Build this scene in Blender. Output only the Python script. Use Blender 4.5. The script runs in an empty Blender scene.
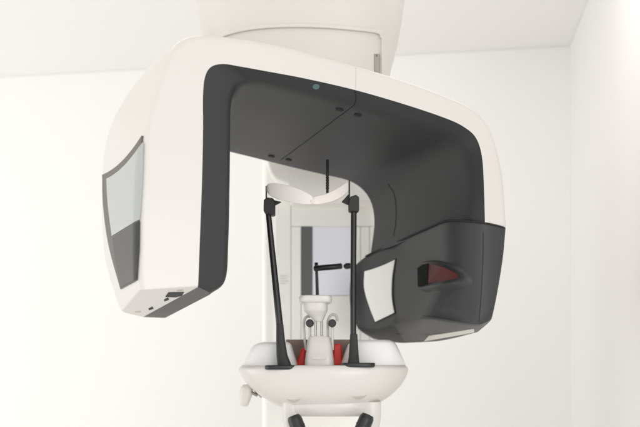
import bpy, math, random
from mathutils import Vector, Matrix
from mathutils.bvhtree import BVHTree
random.seed(4)
scene = bpy.context.scene
R = math.radians
# ------------------------------------------------------------------ camera
F = 843.0            # focal length in units of a 640 wide picture
EYE = 1.35           # camera height
HY = 362.0           # height of the horizon in the picture
cd = bpy.data.cameras.new('camera')
cam = bpy.data.objects.new('camera', cd)
scene.collection.objects.link(cam)
cam.location = (0, 0, EYE)
cam.rotation_euler = (R(90), 0, 0)
cd.sensor_width = 36
cd.lens = F / 640 * 36
cd.shift_y = (HY - 213.5) / 640
cd.clip_start = 0.05
cd.clip_end = 60
cd.dof.use_dof = True
cd.dof.focus_distance = 1.45
cd.dof.aperture_fstop = 3.6
scene.camera = cam
# ------------------------------------------------------------------ light
w = bpy.data.worlds.new("World")
scene.world = w
w.use_nodes = True
bg = w.node_tree.nodes['Background']
bg.inputs[0].default_value = (1.0, 0.996, 0.985, 1)
bg.inputs[1].default_value = 0.76


def area(name, loc, target, size, power, col=(1, 1, 1), sy=None):
    l = bpy.data.lights.new(name, 'AREA')
    l.energy = power
    l.color = col
    l.size = size
    if sy:
        l.shape = 'RECTANGLE'
        l.size_y = sy
    o = bpy.data.objects.new(name, l)
    scene.collection.objects.link(o)
    o.location = loc
    o.rotation_euler = (Vector(target) - Vector(loc)).to_track_quat('-Z', 'Y').to_euler()
    return o


area('window_light', (-3.6, 1.2, 1.1), (0.8, 2.1, 2.3), 2.2, 18, (1.0, 0.997, 0.985))
area('room_lamp', (0.7, -1.0, 2.3), (0.3, 2.3, 1.4), 1.4, 3, (1.0, 0.992, 0.98))  # unseen fill added to brighten the front faces
area('far_window_light', (1.3, -2.6, 1.5), (0.6, 2.3, 2.3), 1.6, 18, (1.0, 0.993, 0.982))  # low fill added behind the camera for column and carriage
area('ceiling_lamp', (0.05, 1.85, 2.42), (0.05, 2.25, 1.6), 1.5, 4.0, (1.0, 0.99, 0.975), 0.4)  # added out of view to lift the back and right walls
scene.view_settings.view_transform = 'Standard'
scene.view_settings.look = 'None'
scene.view_settings.exposure = 0.58
scene.view_settings.gamma = 1.0


# ------------------------------------------------------------------ materials
def mat(name, col, rough=0.5, coat=0.0, metal=0.0, var=0.0, vscale=6.0, bump=0.0, bscale=300.0,
        emit=None, estr=0.0, trans=0.0, spec=0.5, sss=0.0, rvar=0.0):
    m = bpy.data.materials.new(name)
    m.use_nodes = True
    nt = m.node_tree
    b = nt.nodes['Principled BSDF']
    b.inputs['Base Color'].default_value = (*col, 1)
    b.inputs['Roughness'].default_value = rough
    b.inputs['Metallic'].default_value = metal
    b.inputs['Coat Weight'].default_value = coat
    b.inputs['Coat Roughness'].default_value = 0.12
    b.inputs['Specular IOR Level'].default_value = spec
    b.inputs['Transmission Weight'].default_value = trans
    if sss:
        b.inputs['Subsurface Weight'].default_value = sss
        b.inputs['Subsurface Radius'].default_value = (0.01, 0.008, 0.006)
    if emit:
        b.inputs['Emission Color'].default_value = (*emit, 1)
        b.inputs['Emission Strength'].default_value = estr
    tc = nt.nodes.new('ShaderNodeTexCoord')
    if var or rvar:
        n = nt.nodes.new('ShaderNodeTexNoise')
        n.inputs['Scale'].default_value = vscale
        n.inputs['Detail'].default_value = 5
        nt.links.new(tc.outputs['Object'], n.inputs['Vector'])
    if var:
        mx = nt.nodes.new('ShaderNodeMixRGB')
        mx.inputs[1].default_value = (*[c * (1 - var) for c in col], 1)
        mx.inputs[2].default_value = (*[min(1, c * (1 + var)) for c in col], 1)
        nt.links.new(n.outputs['Fac'], mx.inputs[0])
        nt.links.new(mx.outputs[0], b.inputs['Base Color'])
    if rvar:
        mr = nt.nodes.new('ShaderNodeMapRange')
        mr.inputs['From Min'].default_value = 0.3
        mr.inputs['From Max'].default_value = 0.7
        mr.inputs['To Min'].default_value = rough - rvar
        mr.inputs['To Max'].default_value = rough + rvar
        nt.links.new(n.outputs['Fac'], mr.inputs['Value'])
        nt.links.new(mr.outputs[0], b.inputs['Roughness'])
    if bump:
        n2 = nt.nodes.new('ShaderNodeTexNoise')
        n2.inputs['Scale'].default_value = bscale
        n2.inputs['Detail'].default_value = 3
        nt.links.new(tc.outputs['Object'], n2.inputs['Vector'])
        bp = nt.nodes.new('ShaderNodeBump')
        bp.inputs['Strength'].default_value = bump
        bp.inputs['Distance'].default_value = 0.001
        nt.links.new(n2.outputs['Fac'], bp.inputs['Height'])
        nt.links.new(bp.outputs['Normal'], b.inputs['Normal'])
    return m


M = dict(
    wall=mat('wall_paint', (0.855, 0.845, 0.828), 0.8, var=0.012, vscale=1.7, bump=0.15, bscale=120),
    ceil=mat('ceiling_paint', (0.95, 0.94, 0.925), 0.85, var=0.01, vscale=1.2, bump=0.15, bscale=120),
    floor=mat('floor_vinyl', (0.66, 0.64, 0.61), 0.35, var=0.05, vscale=3),
    white=mat('white_plastic', (0.65, 0.616, 0.584), 0.33, coat=0.25, var=0.008, vscale=9),
    rest=mat('white_rest_plastic', (0.90, 0.885, 0.875), 0.35, coat=0.15),  # paler than the shell to stand in for light from above
    cream=mat('cream_plastic', (0.93, 0.915, 0.875), 0.4, coat=0.1, var=0.01, vscale=8),
    dark=mat('dark_grey_plastic', (0.046, 0.0472, 0.0482), 0.42, var=0.012, vscale=5, bump=0.2, bscale=900, rvar=0.015, spec=0.22),
    head=mat('grey_plastic', (0.046, 0.047, 0.0475), 0.38, var=0.012, vscale=5, bump=0.2, bscale=900, rvar=0.015, spec=0.26),
    black=mat('black_plastic', (0.012, 0.012, 0.012), 0.35, var=0.1, vscale=20, bump=0.1, bscale=500),
    blackgloss=mat('black_gloss', (0.003, 0.003, 0.003), 0.4, spec=0.015),
    bracket=mat('charcoal_plastic', (0.03, 0.03, 0.029), 0.5, spec=0.3, bump=0.15, bscale=600),
    groove=mat('seam_gap', (0.012, 0.012, 0.012), 0.7),
    lgroove=mat('pale_seam', (0.5, 0.475, 0.44), 0.7),
    red=mat('laser_window', (0.085, 0.009, 0.011), 0.35, spec=0.1),
    redpost=mat('red_plastic', (0.80, 0.022, 0.014), 0.35),
    screen=mat('display_glass', (0.40, 0.42, 0.41), 0.25, spec=0.15, var=0.02),
    screenlow=mat('display_lower', (0.06, 0.06, 0.055), 0.4, spec=0.12, var=0.08, vscale=30),
    frame=mat('screen_surround', (0.12, 0.105, 0.092), 0.45, spec=0.2),
    mirror=mat('mirror_glass', (0.86, 0.86, 0.95), 0.18, var=0.01),  # lilac base colour stands in for what the mirror reflects
    greystripe=mat('grey_trim', (0.10, 0.11, 0.105), 0.4),
    visor=mat('milky_plastic', (0.93, 0.87, 0.84), 0.3, coat=0.1, sss=0.8),
    visorpink=mat('milky_pad', (0.82, 0.75, 0.71), 0.35, sss=0.3),
    cup=mat('cup_plastic', (0.70, 0.67, 0.64), 0.3, sss=0.3, coat=0.3),
    metal=mat('steel', (0.42, 0.39, 0.36), 0.3, metal=1.0),
    brown=mat('brown_recess', (0.26, 0.19, 0.16), 0.5),  # brown holds the recess shade and the reflected red
    led=mat('status_light', (0.08, 0.13, 0.13), 0.35, emit=(0.25, 0.75, 0.75), estr=0.04),  # reflected teal glint, made as a weak glow
    ink=mat('label_print', (0.6, 0.59, 0.57), 0.6),
    label=mat('label_white', (0.72, 0.70, 0.64), 0.4),
)

# ------------------------------------------------------------------ helpers
YAW = math.atan(270 / F)                       # the arm is turned this far
U = Vector((math.cos(YAW), math.sin(YAW), 0))  # along the arm's width
V = Vector((-math.sin(YAW), math.cos(YAW), 0))  # along its depth
C0, DEP = 1.30, 0.43
EYEP = Vector((0, 0, EYE))


def ray(px, py):
    return Vector(((px - 320) / F, 1, (HY - py) / F))


def at(px, py, y):
    return EYEP + ray(px, py) * y


def arm_pt(px, py, d=0.0):
    r = ray(px, py)
    return EYEP + r * ((C0 + d) / r.dot(V))


BASE = at(320, 362, 2.12)
BASE.z = 0
root = bpy.data.objects.new('panoramic_xray_machine', None)
scene.collection.objects.link(root)
root.location = BASE
root['label'] = 'white and dark grey panoramic dental x-ray machine with C-shaped arm in the room corner'
root['category'] = 'x-ray machine'


def link(name, verts, faces, m, parent=None, bevel=0.0, sharp=40, seg=3, label=None, sub=0):
    me = bpy.data.meshes.new(name)
    me.from_pydata([tuple(v) for v in verts], [], faces)
    me.validate()
    import bmesh
    bm = bmesh.new()
    bm.from_mesh(me)
    bmesh.ops.remove_doubles(bm, verts=bm.verts, dist=1e-6)
    bmesh.ops.recalc_face_normals(bm, faces=bm.faces)
    bm.to_mesh(me)
    bm.free()
    me.materials.append(m)
    me.shade_smooth()
    me.set_sharp_from_angle(angle=R(sharp))
    o = bpy.data.objects.new(name, me)
    scene.collection.objects.link(o)
    if sub:
        s = o.modifiers.new('sub', 'SUBSURF')
        s.levels = s.render_levels = sub
    if bevel:
        b = o.modifiers.new('bevel', 'BEVEL')
        b.width = bevel
        b.segments = seg
        b.limit_method = 'ANGLE'
        b.angle_limit = R(sharp)
        b.harden_normals = False
    if parent is not None:
        o.parent = parent
        if parent is root:
            o.matrix_parent_inverse = Matrix.Translation(-BASE)
    if label:
        o['label'] = label
    return o


def struct(name, verts, faces, m):
    o = link(name, verts, faces, m)
    o['kind'] = 'structure'
    return o


class MB:
    def __init__(s):
        s.v = []
        s.f = []

    def add(s, v, f):
        n = len(s.v)
        s.v += [Vector(a) for a in v]
        s.f += [tuple(i + n for i in q) for q in f]

    def loft(s, rings, closed=True, caps=True):
        n = len(rings[0])
        v = [p for r in rings for p in r]
        f = []
        for i in range(len(rings) - 1):
            for j in range(n if closed else n - 1):
                k = (j + 1) % n
                f.append((i * n + j, i * n + k, (i + 1) * n + k, (i + 1) * n + j))
        if caps:
            f.append(tuple(range(n)))
            f.append(tuple((len(rings) - 1) * n + j for j in range(n)))
        s.add(v, f)

    def tube(s, pts, rad, n=16):
        pts = [Vector(p) for p in pts]
        if not isinstance(rad, (list, tuple)):
            rad = [rad] * len(pts)
        rings = []
        for i, p in enumerate(pts):
            t = (pts[min(i + 1, len(pts) - 1)] - pts[max(i - 1, 0)]).normalized()
            a = t.cross(Vector((0, 1, 0.01))).normalized()
            b = t.cross(a).normalized()
            rings.append([p + (a * math.cos(k * 2 * math.pi / n) + b * math.sin(k * 2 * math.pi / n)) * rad[i] for k in range(n)])
        s.loft(rings)

    def box(s, lo, hi):
        x0, y0, z0 = lo
        x1, y1, z1 = hi
        s.add([(x0, y0, z0), (x1, y0, z0), (x1, y1, z0), (x0, y1, z0), (x0, y0, z1), (x1, y0, z1), (x1, y1, z1), (x0, y1, z1)],
              [(0, 3, 2, 1), (4, 5, 6, 7), (0, 1, 5, 4), (1, 2, 6, 5), (2, 3, 7, 6), (3, 0, 4, 7)])

    def build(s, name, m, parent=None, **k):
        return link(name, s.v, s.f, m, parent, **k)


def pbox(x0, y0, x1, y1, Y, th):
    """box whose front face covers the given picture rectangle at distance Y"""
    a, b = at(x0, y1, Y), at(x1, y0, Y)
    return (a.x, Y, a.z), (b.x, Y + th, b.z)


def plate(pix, Y, th):
    """flat upright plate of the given outline at distance Y"""
    b = MB()
    fr = [at(x, y, Y) for x, y in pix]
    bk = [p + Vector((0, th, 0)) for p in fr]
    b.loft([fr, bk])
    return b


def catmull(pts, sub):
    out = []
    n = len(pts)
    for i in range(n - 1):
        p0, p1, p2, p3 = pts[max(i - 1, 0)], pts[i], pts[i + 1], pts[min(i + 2, n - 1)]
        if i == 0:
            p0 = p1 * 2 - p2
        if i == n - 2:
            p3 = p2 * 2 - p1
        for k in range(sub):
            t = k / sub
            out.append(0.5 * ((2 * p1) + (p2 - p0) * t + (2 * p0 - 5 * p1 + 4 * p2 - p3) * t * t + (3 * p1 - p0 - 3 * p2 + p3) * t ** 3))
    out.append(pts[-1].copy())
    return out


def fillet(a, p, b, ra, rb, n=6):
    """rounded corner at p between the neighbours a and b"""
    A = p + (a - p).normalized() * min(ra, (a - p).length * 0.48)
    B = p + (b - p).normalized() * min(rb, (b - p).length * 0.48)
    out = []
    for i in range(n + 1):
        t = i / n
        out.append(A * (1 - t) ** 2 + p * 2 * t * (1 - t) + B * t * t)
    return out


# ------------------------------------------------------------------ the room
wa = math.atan(128 / F)                         # the back wall is turned a little
YC = 3.0
cx = 250 / F * YC
CZ = EYE + (HY - 46) / F * YC
wd = Vector((math.cos(wa), -math.sin(wa), 0))   # along the back wall to the right
rd = Vector((math.sin(wa), math.cos(wa), 0))    # along the right wall, away
corner = Vector((cx, YC, 0))
T = 0.1


def slab(p, q, z0, z1, nrm):
    a = [Vector((p.x, p.y, z0)), Vector((q.x, q.y, z0)), Vector((q.x, q.y, z1)), Vector((p.x, p.y, z1))]
    b = [v + nrm * T for v in a]
    return a + b, [(0, 1, 2, 3), (4, 5, 6, 7), (0, 1, 5, 4), (1, 2, 6, 5), (2, 3, 7, 6), (3, 0, 4, 7)]


v, f = slab(corner - wd * 4.2, corner, 0, CZ, rd)
struct('wall_back', v, f, M['wall'])
v, f = slab(corner - rd * 1.75, corner + rd * T, 0, CZ, wd)
struct('wall_right', v, f, M['wall'])
c4 = [corner - wd * 4.2 + rd * T, corner + wd * T + rd * T, corner + wd * T - rd * 3.0, corner - wd * 4.2 - rd * 3.0]
for nm, z0, z1, mm in (('ceiling', CZ + 0.001, CZ + 0.1, 'ceil'), ('floor', -0.1, -0.001, 'floor')):
    b = MB()
    b.loft([[Vector((p.x, p.y, z0)) for p in c4], [Vector((p.x, p.y, z1)) for p in c4]])
    struct(nm, b.v, b.f, M[mm])

# ------------------------------------------------------------------ rotating arm
OF = [(139, 291), (137, 280), (137, 245), (139, 188), (144, 135), (152, 100), (160, 75), (168, 55), (180, 41), (200, 35),
      (235, 37.5), (285, 46), (345, 62), (400, 78), (447, 95), (477, 110), (492, 130), (500, 155), (505, 185), (508, 228)]
DF = [(198, 287), (198.5, 276), (200, 235), (202, 180), (203, 130), (203, 95), (205, 77), (211, 67), (223, 64), (240, 66.5),
      (265, 71), (305, 78.5), (355, 90), (405, 104.5), (445, 118), (464, 127), (476, 138), (482, 157), (484, 188), (485, 223)]
IF = [(212, 293.5), (227, 279.5), (230.2, 240), (231.5, 180), (232, 130), (232.5, 106), (235, 93), (240, 86), (249, 83), (262, 84),
      (280, 88), (312, 95.5), (356, 107), (400, 120), (440, 133), (455, 140), (464, 151), (469, 168), (470, 195), (467, 219)]
OB = {0: (121, 312), 1: (115, 298), 2: (103, 255), 3: (100, 200), 4: (103, 150), 5: (112, 120), 6: (125, 97), 7: (142, 75),
      8: (160, 60), 9: (185, 62), 10: (215, 75), 11: (262, 92), 12: (306, 112)}
IB = {0: (165, 318), 8: (201, 146), 9: (214, 148.5), 10: (231, 152.6), 11: (253, 158), 12: (287, 166.5), 13: (321, 174.5), 14: (345, 180), 15: (358, 186.5), 16: (367, 196), 17: (372, 208), 18: (373.5, 226)}
DB = {0: (143, 317), 1: (143, 300)}
st = []
N = len(OF)
for i in range(N):
    of = arm_pt(*OF[i])
    df = arm_pt(*DF[i])
    fi = arm_pt(*IF[i], 0.028)
    ob = arm_pt(*OB[i], DEP) if i in OB else of + V * DEP
    ib = arm_pt(*IB[i], DEP) if i in IB else fi + V * (DEP - 0.028)
    if i == N - 1:
        ib = arm_pt(370, 254, DEP)
        ob = of + V * DEP
    db = arm_pt(*DB[i], DEP) if i in DB else ib.lerp(ob, 0.5)
    st.append((of, df, fi, ib, db, ob))
cols = [catmull([s[k] for s in st], 6) for k in range(6)]
shell_r, liner_r = [], []
for of, df, fi, ib, db, ob in zip(*cols):
    shell_r.append([df] + fillet(df, of, ob, 0.012, 0.010, 8) + fillet(of, ob, db, 0.03, 0.03, 6) + [db])
    liner_r.append([df] + fillet(df, fi, ib, 0.014, 0.02, 8) + fillet(fi, ib, db, 0.005, 0.005, 4) + [db])


def cmesh(rows):
    b = MB()
    b.loft(rows, closed=False, caps=False)
    n = len(rows[0])
    b.f.append(tuple(range(n)))
    k = (len(rows) - 1) * n
    b.f.append(tuple(k + j for j in range(n)))
    return b


sb = cmesh(shell_r)
shell_bvh = BVHTree.FromPolygons(sb.v, sb.f)
arm_shell = sb.build('arm_shell', M['white'], root, bevel=0.007, sharp=42)
lb = cmesh(liner_r)
liner_bvh = BVHTree.FromPolygons(lb.v, lb.f)
arm_liner = lb.build('arm_liner', M['dark'], root, bevel=0.003, sharp=50)


def hit(px, py, bvh, off=0.0):
    r = ray(px, py).normalized()
    loc, nrm, i, d = bvh.ray_cast(EYEP, r)
    if loc is None:
        return None
    if nrm.dot(r) > 0:
        nrm = -nrm
    return loc + nrm * off, nrm


def patch(L, Rr, bvh, off=0.002, th=0.004, nu=14, nv=20, bow=0.0):
    """a thin moulded panel lying on the surface behind the outline between the two edge lines"""
    b = MB()
    if len(L) > 2:
        L = [(p.x, p.y) for p in catmull([Vector((*p, 0)) for p in L], 6)]
        Rr = [(p.x, p.y) for p in catmull([Vector((*p, 0)) for p in Rr], 6)]

    def along(P, t):
        x = t * (len(P) - 1)
        i = min(int(x), len(P) - 2)
        a = x - i
        return P[i][0] * (1 - a) + P[i + 1][0] * a, P[i][1] * (1 - a) + P[i + 1][1] * a
    top, bot, last = [], [], None
    for q in range(20):
        a, c = along(L, 0), along(Rr, 0)
        last = last or hit(a[0] + (c[0] - a[0]) * q / 20, a[1] + (c[1] - a[1]) * q / 20 + 2, bvh, 0)
    for i in range(nv + 1):
        a, c = along(L, i / nv), along(Rr, i / nv)
        for j in range(nu + 1):
            s = j / nu
            h = hit(a[0] + (c[0] - a[0]) * s, a[1] + (c[1] - a[1]) * s + bow * (1 - i / nv) * 4 * s * (1 - s), bvh, 0)
            h = h or last
            last = h
            top.append(h[0] + h[1] * off)
            bot.append(h[0] + h[1] * (off - th))
    n = nu + 1
    K = len(top)
    fs = []
    for i in range(nv):
        for j in range(nu):
            q = (i * n + j, i * n + j + 1, (i + 1) * n + j + 1, (i + 1) * n + j)
            fs.append(q)
            fs.append(tuple(K + k for k in q[::-1]))
    edge = list(range(n)) + [i * n + nu for i in range(1, nv + 1)] + [nv * n + j for j in range(nu - 1, -1, -1)] + [i * n for i in range(nv - 1, 0, -1)]
    for a, c in zip(edge, edge[1:] + edge[:1]):
        fs.append((a, c, K + c, K + a))
    b.add(top + bot, fs)
    return b


def groove(pix, bvh, rad, sub=8):
    pts = catmull([Vector((x, y, 0)) for x, y in pix], sub)
    out = []
    for p in pts:
        h = hit(p.x, p.y, bvh, 0.0)
        if h:
            out.append(h[0] - h[1] * rad * 0.35)
    b = MB()
    b.tube(out, rad, 8)
    return b


# side display
fr = patch([(103.6, 175), (104.5, 205), (110, 245), (122, 289)], [(143.4, 136), (141.5, 180), (139.5, 230), (138, 280)], shell_bvh, 0.003, 0.008, bow=6)
fr = fr.build('display_surround', M['frame'], arm_shell)
patch([(108.5, 179), (110, 205), (114, 236)], [(144.5, 143), (143, 185), (140.5, 220)], shell_bvh, 0.0042, 0.003, bow=5).build('display', M['screen'], arm_shell)
patch([(114.5, 238), (118, 262), (122.8, 287)], [(140.5, 221.5), (140, 250), (138, 279)], shell_bvh, 0.0042, 0.003).build('lower_panel', M['screenlow'], arm_shell)

# underside of the detector leg: slot and small holes
for q in ([(165.5, 296.5), (168.5, 292.3), (184, 292), (181, 297)],):
    patch([q[1], q[0]], [q[2], q[3]], shell_bvh, 0.001, 0.004, 3, 3).build('latch_slot', M['groove'], arm_shell)
for x, y in ((151, 308), (166.5, 299)):
    patch([(x - 2.5, y + 0.5), (x - 2, y + 2)], [(x + 1.5, y - 1.5), (x + 2.5, y + 0.5)], shell_bvh, 0.0008, 0.003, 2, 2).build('screw_hole', M['groove'], arm_shell)
for x, y in ((138, 311.5), (180, 290)):
    patch([(x - 3, y), (x - 3, y + 0.9)], [(x + 3, y - 0.4), (x + 3, y + 0.6)], shell_bvh, 0.0006, 0.003, 2, 2).build('screw_hole', M['lgroove'], arm_shell)

# seams of the liner and the shell
groove([(355, 91), (356, 98), (354, 105), (348, 110), (330, 123.5), (305, 142.3), (281, 160)], liner_bvh, 0.0011).build('seam', M['groove'], arm_liner)
groove([(355.5, 66), (355.8, 76), (355.5, 89)], shell_bvh, 0.0006).build('shell_seam', M['lgroove'], arm_shell)
groove([(388, 184), (394, 194), (396, 210), (395.5, 224), (393.5, 236)], liner_bvh, 0.0012).build('seam', M['groove'], arm_liner)
for x, y in ((339.5, 109.5), (358, 115), (271.5, 156.3), (288.5, 159.8)):
    h = hit(x, y, liner_bvh)
    if h:
        b = MB()
        b.tube([h[0] - h[1] * 0.002, h[0] + h[1] * 0.0012, h[0] + h[1] * 0.0016], [0.0068, 0.0068, 0.005], 20)
        # keep discs in the plane of the ceiling of the arm
        b.build('plug', M['groove'], arm_liner)
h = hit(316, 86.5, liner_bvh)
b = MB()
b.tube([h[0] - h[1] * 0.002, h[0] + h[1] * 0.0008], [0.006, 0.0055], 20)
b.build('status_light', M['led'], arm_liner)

# ------------------------------------------------------------------ tube head
rows = [
    # A front outer, B front, C , C2, M, D, L
    [(508.3, 228.4, 0), (485, 222.6, 0), (467, 221, .02), (447, 220, .06), (392, 244.3, .34), (368, 255.3, DEP), (361, 260, DEP + .02)],
    [(507.5, 238, 0), (484.5, 236, 0), (466, 236, .02), (446, 238, .06), (392, 252, .34), (367, 263, DEP), (353, 268, DEP + .03)],
    [(505.5, 258, 0), (484, 262, 0), (465, 263, .02), (446, 264, .06), (392, 272, .34), (367, 279, DEP), (349, 285, DEP + .03)],
    [(501, 286, 0), (482.5, 294, 0), (463.5, 295, .02), (438, 292, .07), (393, 301, .34), (368, 306, DEP), (349.5, 308, DEP + .03)],
    [(495.5, 313, 0), (480, 321, 0), (462, 318.5, .02), (426, 312.5, .095), (394, 320, .34), (371, 327, DEP), (355, 324, DEP + .03)],
    [(492, 321, .02), (478.5, 327, .02), (461, 325, .03), (425, 319, .10), (396, 327, .34), (374, 333, DEP), (360, 331, DEP + .03)],
    [(480, 331.5, .12), (470, 334, .14), (455, 338, .16), (438, 341.3, .2), (403, 343, .36), (385, 341.5, DEP), (372, 338.5, DEP + .03)],
]
rings = []
for r in rows:
    p = [arm_pt(x, y, d) for x, y, d in r]
    E = p[0] + V * (DEP - r[0][2])
    E2 = p[0] + V * (DEP - r[0][2]) - U * 0.08 + V * 0.03
    loop = p + [E2, E]
    out = []
    n = len(loop)
    rad = [.014, .02, .02, .03, .012, .02, .005, .03, .03]
    for k in range(n):
        out += fillet(loop[k - 1], loop[k], loop[(k + 1) % n], rad[k], rad[k], 4)
    rings.append(out)
ncol = len(rings[0])
tmp = [catmull([rg[j] for rg in rings], 4) for j in range(ncol)]
rr = [[tmp[j][i] for j in range(ncol)] for i in range(len(tmp[0]))]
hb = MB()
hb.loft(rr)
head_bvh = BVHTree.FromPolygons(hb.v, hb.f)
tube_head = hb.build('tube_head', M['head'], root, bevel=0.0015, sharp=55)
# dark joint between arm and head
pts = [p - U * 0.0024 - V * 0.0006 for p in rings[0][2:29]]
b = MB()
b.tube(pts, 0.0017, 8)
b.build('joint', M['groove'], tube_head)
groove([(483.3, 232), (482.8, 262), (481, 296), (479, 322)], head_bvh, 0.0008).build('seam', M['groove'], tube_head)
# x-ray port panel
patch([(364, 271), (363.5, 288), (369, 306), (375.5, 323)], [(396.5, 258.5), (394, 278), (393.5, 297), (396, 313.5)], head_bvh, 0.0016, 0.004, bow=1.0).build('port_rim', M['groove'], tube_head)
patch([(365.2, 271.5), (364.8, 288), (370, 306), (376.3, 321.6)], [(395.6, 260), (393, 278), (392.6, 297), (395.2, 312.6)], head_bvh, 0.003, 0.004, bow=1.0).build('port_panel', M['cream'], tube_head)
patch([(429, 335.5), (424, 341)], [(474, 328.7), (474, 332)], head_bvh, 0.001, 0.003).build('rating_label', M['label'], tube_head)
groove([(396, 334), (418, 334.5), (430, 334)], head_bvh, 0.0007).build('seam', M['groove'], tube_head)

# laser light pod on the inner face of the head
base = [(424, 264), (438, 260), (456, 263.5), (470, 272.5), (475, 285), (463, 290.5), (441, 293), (423, 290)]
tip = [(417, 266), (429, 261.8), (446, 265.8), (461, 273.5), (462.5, 280), (447, 283), (430, 285.5), (417.5, 288)]
hb0 = [hit(x, y, head_bvh, -0.003)[0] for x, y in base]
o = hit(430, 276, head_bvh)[0]


def pod_pt(px, py, out):
    h = hit(px, py, head_bvh)[0]
    dist = (h - EYEP).length
    return EYEP + (h - EYEP) * ((dist - out) / dist)


outs = [.022, .024, .018, .008, .008, .018, .024, .022]
hb1 = [pod_pt(x, y, q) for (x, y), q in zip(tip, outs)]
mid = [a.lerp(c, 0.6) + Vector((0, -0.002, 0)) for a, c in zip(hb0, hb1)]


def ringsub(r):
    n = len(r)
    c = [r[i] for i in range(n)] + [r[0]]
    out = []
    for i in range(n):
        p0, p1, p2, p3 = r[i - 1], r[i], r[(i + 1) % n], r[(i + 2) % n]
        for k in range(5):
            t = k / 5
            out.append(0.5 * ((2 * p1) + (p2 - p0) * t + (2 * p0 - 5 * p1 + 4 * p2 - p3) * t * t + (3 * p1 - p0 - 3 * p2 + p3) * t ** 3))
    return out


b = MB()
b.loft([ringsub(hb0), ringsub(mid), ringsub(hb1)])
b.build('laser_pod', M['head'], tube_head, bevel=0.001, sharp=60)


def podplate(pix, outs2, name, m):
    a = [pod_pt(x, y, q) for (x, y), q in zip(pix, outs2)]
    bk = [p + (p - EYEP).normalized() * 0.012 for p in a]
    q = MB()
    q.loft([a, bk])
    q.build(name, m, tube_head, bevel=0.0006, sharp=50)


podplate([(417.3, 268.5), (421.5, 265), (428, 263.2), (428, 283.8), (417.8, 286.8)], [.0365] * 5, 'laser_lens', M['blackgloss'])
podplate([(428.3, 263.5), (444, 267.2), (457.5, 273.8), (458.5, 278), (444, 281.2), (428.3, 283.4)], [.035, .034, .028, .028, .035, .036], 'laser_window', M['red'])

# ------------------------------------------------------------------ upper housing above the arm
HYD = 1.50


def hsec(xl, xr, y, depth=0.42, flat=1.0, n=48, p=3.2, Y=HYD):
    a, c = at(xl, y, Y + 0.10), at(xr, y, Y + 0.10)
    cxm, hw = (a.x + c.x) / 2, (c.x - a.x) / 2
    z = at(320, y, Y).z
    out = []
    for k in range(n):
        t = 2 * math.pi * k / n
        ct, s = math.cos(t), math.sin(t)
        x = math.copysign(abs(ct) ** (2 / p), ct) * hw
        yy = math.copysign(abs(s) ** (2 / p), s) * depth / 2
        out.append(Vector((cxm + x, Y + depth / 2 + yy, z)))
    return out


b = MB()
secs = [(183, 416, -110), (188, 411, -60), (193, 406.5, -25), (197, 403, 0), (202, 399, 18), (208, 394.5, 36), (214, 391.5, 55), (220, 389, 75), (226, 386, 95)]
raw = [hsec(*s) for s in secs]
tm = [catmull([r[j] for r in raw], 4) for j in range(len(raw[0]))]
hr = [[tm[j][i] for j in range(len(tm))] for i in range(len(tm[0]))]
b.loft(hr)
house_bvh = BVHTree.FromPolygons(b.v, b.f)
housing = b.build('upper_housing', M['white'], root, bevel=0.004, sharp=60)
# raised cover plate with an arched edge
L = [(216, 36), (217, 44), (219, 55)]
arch = [(216, 36.5), (232, 31), (250, 27.3), (275, 25), (300, 24.5), (325, 25.3), (350, 27.2), (370, 29.3), (379, 31.5), (382.3, 37), (382.6, 50), (382.7, 78)]
pts = [Vector((x, y, 0)) for x, y in arch]
sm = catmull(pts, 6)
top, bot = [], []
b = MB()
rim_o, rim_i = [], []
cen = Vector((300, 62, 0))
ra, rb2, rc, rdn = [], [], [], []
for i, p in enumerate(sm):
    t = (sm[min(i + 1, len(sm) - 1)] - sm[max(i - 1, 0)]).normalized()
    nn = Vector((-t.y, t.x, 0))       # towards the inside (down)
    wdt = 3.6 if i < len(sm) - 12 else 2.6
    h0 = hit(p.x, p.y, house_bvh)
    h1 = hit(p.x + nn.x * wdt, p.y + nn.y * wdt, house_bvh)
    ra.append(h0[0] - h0[1] * 0.002)
    rb2.append(h0[0] + h0[1] * 0.005)
    rc.append(h1[0] + h1[1] * 0.005)
    rdn.append(h1[0] - h1[1] * 0.002)
b.loft([ra, rb2, rc, rdn], closed=False, caps=False)
b.build('cover_rim', M['white'], housing, bevel=0.0012, sharp=40)
groove([(216.5, 37), (232, 31.2), (250, 27.5), (275, 25.2), (300, 24.7), (325, 25.5), (350, 27.4), (370, 29.5), (379, 31.7), (382.6, 37), (382.9, 50), (383, 74)], house_bvh, 0.0009).build('seam', M['lgroove'], housing)
patch([(374.2, 54), (374.2, 74)], [(379.2, 54), (379.2, 74)], house_bvh, 0.0015, 0.004, 3, 6).build('vent_slot', M['metal'], housing)
b = MB()
h = hit(376.7, 55.5, house_bvh, 0.002)
b.tube([h[0] - h[1] * 0.002, h[0] + h[1] * 0.001], 0.0022, 12)
b.build('screw', M['metal'], housing)
# turning joint between housing and arm
b = MB()
cc = at(300, 90, HYD + 0.2)
ztop, zbot = at(300, 85, HYD).z, arm_pt(300, 78, 0.2).z - 0.02
b.tube([Vector((cc.x, cc.y, ztop + 0.05)), Vector((cc.x, cc.y, zbot))], [0.13, 0.13], 40)
b.build('turning_joint', M['white'], housing)

# ------------------------------------------------------------------ column
CY = 2.02
b = MB()
lo, hi = pbox(262, 20, 378, 427, CY + 0.006, 0.2)
lo = (lo[0], lo[1], 0.02)
b.box(lo, hi)
column = b.build('column', M['cream'], root, bevel=0.012, sharp=40)
b = MB()
b.box((lo[0] - 0.12, lo[1] - 0.25, 0.0), (hi[0] + 0.12, hi[1] + 0.1, 0.045))
b.build('base_plate', M['white'], column, bevel=0.012)
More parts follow.
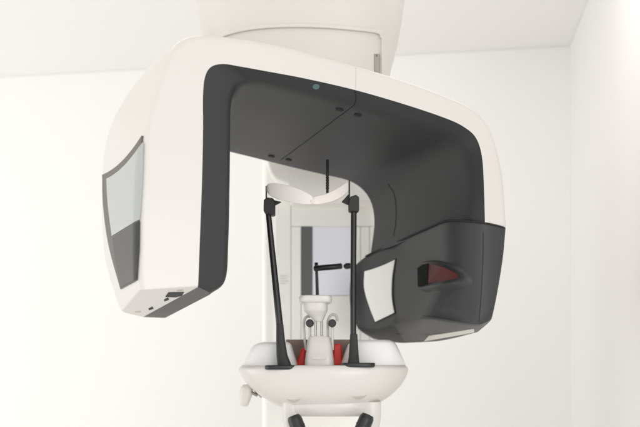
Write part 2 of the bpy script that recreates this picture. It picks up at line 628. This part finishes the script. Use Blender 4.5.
# carriage joining the column to the upper housing
b = plate([(262, 60), (380, 60), (380, 196), (372, 203), (290, 203), (287, 184), (276, 180), (270, 174), (265, 158)], CY - 0.05, 0.1)
b.build('carriage', M['cream'], column, bevel=0.006)
b = MB()
lo, hi = pbox(240, 8, 385, 60, 1.88, 0.18)
b.box(lo, hi)
b.build('carriage_arm', M['white'], column, bevel=0.01)
# face with the mirror
b = MB()
for q in ((275, 183, 291.0, 345), (291.4, 206, 374, 226.2), (291.4, 226.6, 301, 345), (352.3, 226.6, 360.3, 345), (360.7, 226.6, 369.3, 345), (369.7, 226.6, 376, 345), (301.5, 296, 352, 345)):
    b.box(*pbox(*q, CY, 0.02))
face = b.build('column_cover', M['cream'], column, bevel=0.002)
b = MB()
b.box(*pbox(312.3, 226.4, 352, 295.6, CY + 0.003, 0.02))
b.build('mirror', M['mirror'], column, bevel=0.001)
b = MB()
b.box(*pbox(301.2, 226.4, 312.2, 295.6, CY + 0.0015, 0.02))
b.build('trim_strip', M['greystripe'], column, bevel=0.001)
b = MB()
for i, (y, x1) in enumerate(((275.5, 288), (278, 287), (280.5, 288.5), (283, 286))):
    b.box(*pbox(280, y, x1, y + 0.7, CY - 0.0006, 0.003))
b.build('small_print', M['ink'], column)

# ------------------------------------------------------------------ patient support table
TY = 1.60


def tsec(xl, xr, y, dep, p=2.6, n=56, yoff=0.0, Y=TY):
    a, c = at(xl, y, Y), at(xr, y, Y)
    cxm, hw = (a.x + c.x) / 2, (c.x - a.x) / 2
    out = []
    for k in range(n):
        t = 2 * math.pi * k / n
        ct, s = math.cos(t), math.sin(t)
        out.append(Vector((cxm + math.copysign(abs(ct) ** (2 / p), ct) * hw,
                           Y + yoff + math.copysign(abs(s) ** (2 / p), s) * dep, a.z)))
    return out


def smoothloft(secs, sub=4):
    tm = [catmull([r[j] for r in secs], sub) for j in range(len(secs[0]))]
    return [[tm[j][i] for j in range(len(tm))] for i in range(len(tm[0]))]


b = MB()
b.loft(smoothloft([tsec(242.5, 405, 365.2, .098), tsec(239.5, 407.5, 368.5, .102), tsec(241, 406.5, 374, .103), tsec(248, 401, 384, .100), tsec(259, 391.5, 394, .094), tsec(272, 380, 402, .085), tsec(287, 368, 409, .075), tsec(302, 352, 412.5, .06)]))
table = b.build('support_table', M['white'], root, bevel=0.002, sharp=60)
# lobes rising at both sides of the table
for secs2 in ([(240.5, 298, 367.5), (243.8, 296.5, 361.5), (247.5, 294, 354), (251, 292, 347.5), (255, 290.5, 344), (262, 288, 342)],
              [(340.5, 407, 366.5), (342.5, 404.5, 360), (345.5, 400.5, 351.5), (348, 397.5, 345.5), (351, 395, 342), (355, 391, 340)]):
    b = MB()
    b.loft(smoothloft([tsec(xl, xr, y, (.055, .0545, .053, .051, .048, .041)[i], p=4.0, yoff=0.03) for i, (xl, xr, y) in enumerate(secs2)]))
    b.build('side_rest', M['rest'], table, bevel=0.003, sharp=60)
# recess between the lobes
b = MB()
b.box(*pbox(286, 339.5, 354, 366, TY + 0.075, 0.015))
b.build('recess_back', M['brown'], table, bevel=0.001)
for q in ([(296, 365.8), (305.5, 365.8), (306, 346), (301, 349.5)], [(332.5, 365.8), (343, 365.8), (341, 343.5), (333.8, 344)]):
    plate(q, TY + 0.03, 0.02).build('red_post', M['redpost'], table, bevel=0.003)
# link to the column
b = MB()
b.box(*pbox(285, 372, 355, 400, TY + 0.07, CY - TY))
b.build('bracket_arm', M['white'], table, bevel=0.01)
# chin rest
b = MB()


def sq(xl, xr, y, dep, Y=TY - 0.02, p=5):
    return tsec(xl, xr, y, dep, p=p, Y=Y)


b.loft([sq(304.8, 334, 366, .030), sq(305, 333.8, 360, .030), sq(307, 332, 345, .026), sq(308, 330.5, 337.8, .023), sq(309.5, 329, 336.4, .021)])
ped = b.build('chin_rest_block', M['white'], root, bevel=0.001, sharp=50)
b = MB()
b.loft([[at(312, 357, TY - 0.0505), at(326, 357, TY - 0.0505), at(325.5, 359.3, TY - 0.0515), at(312.5, 359.3, TY - 0.0515)],
        [at(312, 357, TY - 0.045), at(326, 357, TY - 0.045), at(325.5, 359.3, TY - 0.045), at(312.5, 359.3, TY - 0.045)]])
b.build('grip_notch', M['cup'], ped)
for x in (315.3, 321.7):
    b = MB()
    b.tube([at(x, 338, TY - 0.02), at(x, 312, TY - 0.02)], 0.0023, 12)
    for k in range(9):
        b.tube([at(x, 335 - k * 2.3, TY - 0.02), at(x, 334.1 - k * 2.3, TY - 0.02)], 0.0029, 12)
    b.build('guide_rod', M['metal'], ped)
b = MB()
b.loft(smoothloft([sq(314.5, 323, 321.5, .010, p=2.3), sq(310.5, 324.8, 317, .014, p=2.5), sq(305.8, 326.6, 313, .019, p=2.8), sq(303.8, 327.6, 310, .022, p=3), sq(303.3, 328, 302.5, .024, p=3)]))
cup = b.build('chin_cup', M['cup'], root, sharp=60)
b = MB()
b.loft([sq(301.5, 330.5, 303.4, .026), sq(299.2, 331.8, 302, .028), sq(298.8, 332, 298, .029), sq(300.2, 331, 296.3, .028), sq(303, 328.5, 296.1, .025)])
b.build('cup_rim', M['cup'], cup, bevel=0.001, sharp=60)
# black knobs in white clips
for x, s in ((309.8, -1), (332.2, 1)):
    b = MB()
    b.tube([at(x, 323.2, TY + 0.0), at(x, 323.2, TY - 0.012), at(x, 323.2, TY - 0.014)], [0.0076, 0.0076, 0.006], 24)
    b.build('knob', M['black'], ped)
    b = MB()
    arc = [(x - 3.8, 350), (x - 4.3, 331), (x - 4.2, 321), (x - 2, 316), (x + 1.5, 314.6), (x + 4.2, 316.3), (x + 5, 321)] if s > 0 else \
        [(x + 0.5, 316.5), (x - 3, 316.8), (x - 5.5, 320), (x - 6, 327), (x - 5, 340), (x - 3.5, 350)]
    b.tube(catmull([at(px, py, TY + 0.012) for px, py in arc], 6), 0.0026, 10)
    b.build('clip', M['white'], ped)
    b = MB()
    b.tube([at(x, 323.2, TY + 0.004), at(x, 350, TY + 0.008)], 0.003, 10)
    b.build('knob_stem', M['cream'], ped)

# temple supports: rod, foot, bracket


def rod(path, rads, foot, plat, brk, wing):
    b = MB()
    b.tube(catmull([at(x, y, TY - 0.05) for x, y in path], 5), [r for r in rads], 16) if False else None
    pp = catmull([at(x, y, TY - 0.05) for x, y in path], 5)
    rr_ = [rads[0] + (rads[1] - rads[0]) * i / (len(pp) - 1) for i in range(len(pp))]
    b.tube(pp, rr_, 16)
    o = b.build('temple_support', M['black'], root, sharp=50)
    # foot: a tapered shoe
    b = MB()
    rg = []
    for x0, x1, y, dp in foot:
        a, c = at(x0, y, TY - 0.05), at(x1, y, TY - 0.05)
        z = a.z
        hw = (c.x - a.x) / 2
        m_ = (a.x + c.x) / 2
        rg.append([Vector((m_ + hw * math.copysign(abs(math.cos(t)) ** .5, math.cos(t)), TY - 0.05 + dp * math.copysign(abs(math.sin(t)) ** .5, math.sin(t)), z)) for t in [2 * math.pi * k / 24 for k in range(24)]])
    b.loft(rg)
    b.build('shoe', M['bracket'], o, bevel=0.001, sharp=50)
    x0, x1, y0, y1 = plat
    b = MB()
    a, c = at(x0, y1, TY - 0.098), at(x1, y0, TY - 0.098)
    n = 32
    rg = []
    for z, g in ((a.z, 0.001), (a.z + 0.0015, 0), (c.z - 0.001, 0), (c.z, 0.001)):
        rg.append([Vector(((a.x + c.x) / 2 + ((c.x - a.x) / 2 - g) * math.copysign(abs(math.cos(t)) ** .4, math.cos(t)),
                           TY - 0.058 + (0.042 - g) * math.copysign(abs(math.sin(t)) ** .4, math.sin(t)), z)) for t in [2 * math.pi * k / n for k in range(n)]])
    b.loft(rg)
    b.build('foot_plate', M['black'], o, sharp=50)
    plate(brk, TY - 0.062, 0.024).build('bracket', M['bracket'], o, bevel=0.0015)
    plate(wing, TY - 0.052, 0.006).build('wing', M['bracket'], o, bevel=0.001)
    return o


rod([(267.8, 208), (280.2, 330)], (0.0050, 0.0066),
    [(276.3, 283.3, 324, .008), (276.2, 285, 340, .009), (276.5, 287.5, 355, .011), (277.8, 292, 366.5, .014)],
    (264, 297.8, 365.2, 369.6),
    [(263.6, 200), (266.5, 197.3), (272.8, 198), (274.8, 200.5), (274.8, 214), (272, 214.8), (265.4, 212.8), (263.4, 210.6)],
    [(272, 199.5), (281.5, 201.8), (274.5, 205.5), (272, 206)])
rod([(353.8, 205), (353.6, 240), (353.3, 290), (353.3, 340)], (0.0053, 0.0056),
    [(350, 357.3, 334, .008), (349.5, 358, 345, .009), (348.8, 358.8, 357, .011), (347.3, 359.6, 365, .014)],
    (341.8, 376, 362.8, 367.2),
    [(350.3, 196.5), (356, 194.6), (359.2, 197), (359.2, 209.8), (357, 211.3), (349.6, 210.9), (348.6, 209.5), (348.6, 203)],
    [(349.5, 193), (350.5, 206), (341.5, 201.8)])
# head band between the brackets: two curved milky plates


def band(upper, lower, ys, th, name, m, parent=None):
    b = MB()
    up = catmull([at(x, y, yy) for (x, y), yy in zip(upper, ys)], 5)
    lw = catmull([at(x, y, yy) for (x, y), yy in zip(lower, ys)], 5)
    dv = Vector((0, th, 0))
    md = [(a + c) / 2 + Vector((0, -0.0012, 0)) for a, c in zip(up, lw)]
    b.loft([list(x) for x in zip(*[(a, q, c, c + dv, q + dv, a + dv) for a, q, c in zip(up, md, lw)])] if False else [[a, q, c, c + dv, q + dv, a + dv] for a, q, c in zip(up, md, lw)])
    return b.build(name, m, parent or root, bevel=0.001, sharp=50)


hbnd = band([(266.2, 186.5), (269, 183.5), (279, 183.5), (292, 186.5), (304, 191), (313, 196.5)],
            [(266.5, 191), (270.5, 195.5), (281, 200), (293, 202.6), (304, 204), (313, 204)],
            [TY - .066, TY - .072, TY - .080, TY - .087, TY - .092, TY - .094], 0.004, 'head_band', M['visor'])
band([(309.5, 199), (316, 196), (325, 194), (334, 190), (342, 185.2), (348, 181.4)],
     [(311, 203.5), (316, 204.4), (325, 203.2), (335, 200.3), (343, 196), (348.6, 191)],
     [TY - .094, TY - .094, TY - .089, TY - .083, TY - .075, TY - .067], 0.005, 'forehead_pad', M['visorpink'], hbnd)
for x, y0, y1 in ((266.3, 186, 199), (349.3, 180.5, 197)):
    b = MB()
    b.tube([at(x, y0, TY - .06), at(x, y1, TY - .06)], 0.0014, 8)
    b.build('hinge_pin', M['bracket'], hbnd)
b = MB()
b.tube([at(327.4, 160, TY - 0.06), at(327.4, 193, TY - 0.075)], 0.0023, 12)
for k in range(7):
    b.tube([at(327.4, 172 + k * 2.6, TY - 0.067), at(327.4, 173.3 + k * 2.6, TY - 0.067)], 0.0031, 12)
b.build('adjusting_rod', M['black'], hbnd)

# slim black post with a crossbar behind the chin cup
b = MB()
NY = TY + 0.10
b.tube([at(315.3, 345, NY), at(315.5, 318, NY), at(317.4, 297, NY), at(316.3, 262.5, NY)], [0.0022, 0.0022, 0.0033, 0.0030], 12)
nr = b.build('nose_rest_post', M['black'], root)
b = MB()
b.tube(catmull([at(314.5, 268.6, NY - .006), at(322, 267.8, NY - .012), at(332, 267, NY - .014), at(341.5, 266, NY - .008)], 5), 0.0058, 14)
b.build('nose_rest_bar', M['black'], nr, bevel=0.001)
b = MB()
b.tube([at(344.3, 266.3, NY - .006), at(346, 266.2, NY - .008), at(349.5, 265.8, NY - .006), at(352, 265.4, NY)], [0.004, 0.0062, 0.0058, 0.003], 14)
b.build('nose_rest_tip', M['black'], nr, bevel=0.001)
b = MB()
b.tube([at(314.6, 266, NY - .001), at(318.2, 265.8, NY - .001)], 0.0066, 12)
b.build('nose_rest_hinge', M['black'], nr, bevel=0.001)

# ------------------------------------------------------------------ below the table: yoke, handles, side knob
b = MB()
b.loft(smoothloft([tsec(284, 374, 400, .05, yoff=-.035), tsec(284.5, 374, 406, .05, yoff=-.035), tsec(287, 372.5, 411, .046, yoff=-.035), tsec(293, 367, 414, .04, yoff=-.035)]))
yoke = b.build('yoke', M['white'], root, bevel=0.002, sharp=50)
groove_pts = [(292, 401), (305, 398.6), (322, 397.4), (340, 397.8), (358, 400)]
for sgn, xs in ((-1, (283.5, 300.5)), (1, (357.5, 379))):
    b = MB()
    n = 20
    rg = []
    for y, g in ((400, 0), (412, 0.0), (419, 0.6), (424, 1.4), (440, 3)):
        rg.append(tsec(xs[0] + g, xs[1] - g, y, .024, p=3, yoff=-.05, n=32))
    b.loft(rg)
    b.build('handle_socket', M['white'], yoke, bevel=0.002, sharp=60)
for p0, p1 in (((293.5, 416), (318, 480)), ((368, 415), (340, 480))):
    b = MB()
    a, c = at(*p0, TY - .10), at(*p1, TY - .12)
    b.tube([a, a.lerp(c, .04), a.lerp(c, .08), a.lerp(c, 0.5), c], [0.0105, 0.0128, 0.0132, 0.0132, 0.012], 24)
    g = b.build('hand_grip', M['black'], root, sharp=60)
    b = MB()
    for k in range(10):
        q = a.lerp(c, 0.16 + k * 0.08)
        q2 = a.lerp(c, 0.175 + k * 0.08)
        b.tube([q, q2], 0.0139, 24)
    b.build('grip_ribs', M['bracket'], g)
# crescents and cap screw under the rim
table_bvh = BVHTree.FromPolygons([v.co for v in table.data.vertices], [tuple(p.vertices) for p in table.data.polygons])
for Lp, Rp, bw in (([(287, 399.2), (287, 399.8)], [(300.5, 398.6), (300.5, 399.2)], 3.0), ([(352, 396.2), (352, 396.8)], [(366.5, 395.0), (366.5, 395.6)], 3.2)):
    # shallow crescent recess, open upwards
    m_, ns = MB(), 16
    up, lo_ = [], []
    for k in range(ns + 1):
        s_ = k / ns
        x = Lp[0][0] + (Rp[0][0] - Lp[0][0]) * s_
        y = Lp[0][1] + (Rp[0][1] - Lp[0][1]) * s_ + 0.9 * 4 * s_ * (1 - s_)
        y2 = y + bw * (4 * s_ * (1 - s_)) * 0.8 + 0.15
        h1, h2 = hit(x, y, table_bvh), hit(x, y2, table_bvh)
        if h1 and h2:
            up.append((h1[0] + h1[1] * .0008, h1[0] - h1[1] * .002))
            lo_.append((h2[0] + h2[1] * .0008, h2[0] - h2[1] * .002))
    m_.loft([[u_[0], l_[0], l_[1], u_[1]] for u_, l_ in zip(up, lo_)])
    m_.build('finger_recess', M['lgroove'], table, sharp=50)
b = MB()
b.tube([at(249.5, 391.5, TY - .01), at(257, 395.2, TY)], [0.003, 0.003], 10)
b.tube([at(255, 390, TY), at(262, 397, TY)], [0.003, 0.003], 10)
kn = b.build('knob_shaft', M['metal'], table)
b = MB()
b.loft(smoothloft([tsec(243.5, 251, 384.5, .010, p=3), tsec(241, 252.5, 387.5, .013, p=3), tsec(240, 252.8, 393, .014, p=3), tsec(240, 250.5, 400, .013, p=3), tsec(240.8, 248.3, 405, .010, p=3), tsec(242.5, 247, 406.3, .007, p=3)]))
b.build('side_knob', M['white'], table, bevel=0.001, sharp=60)
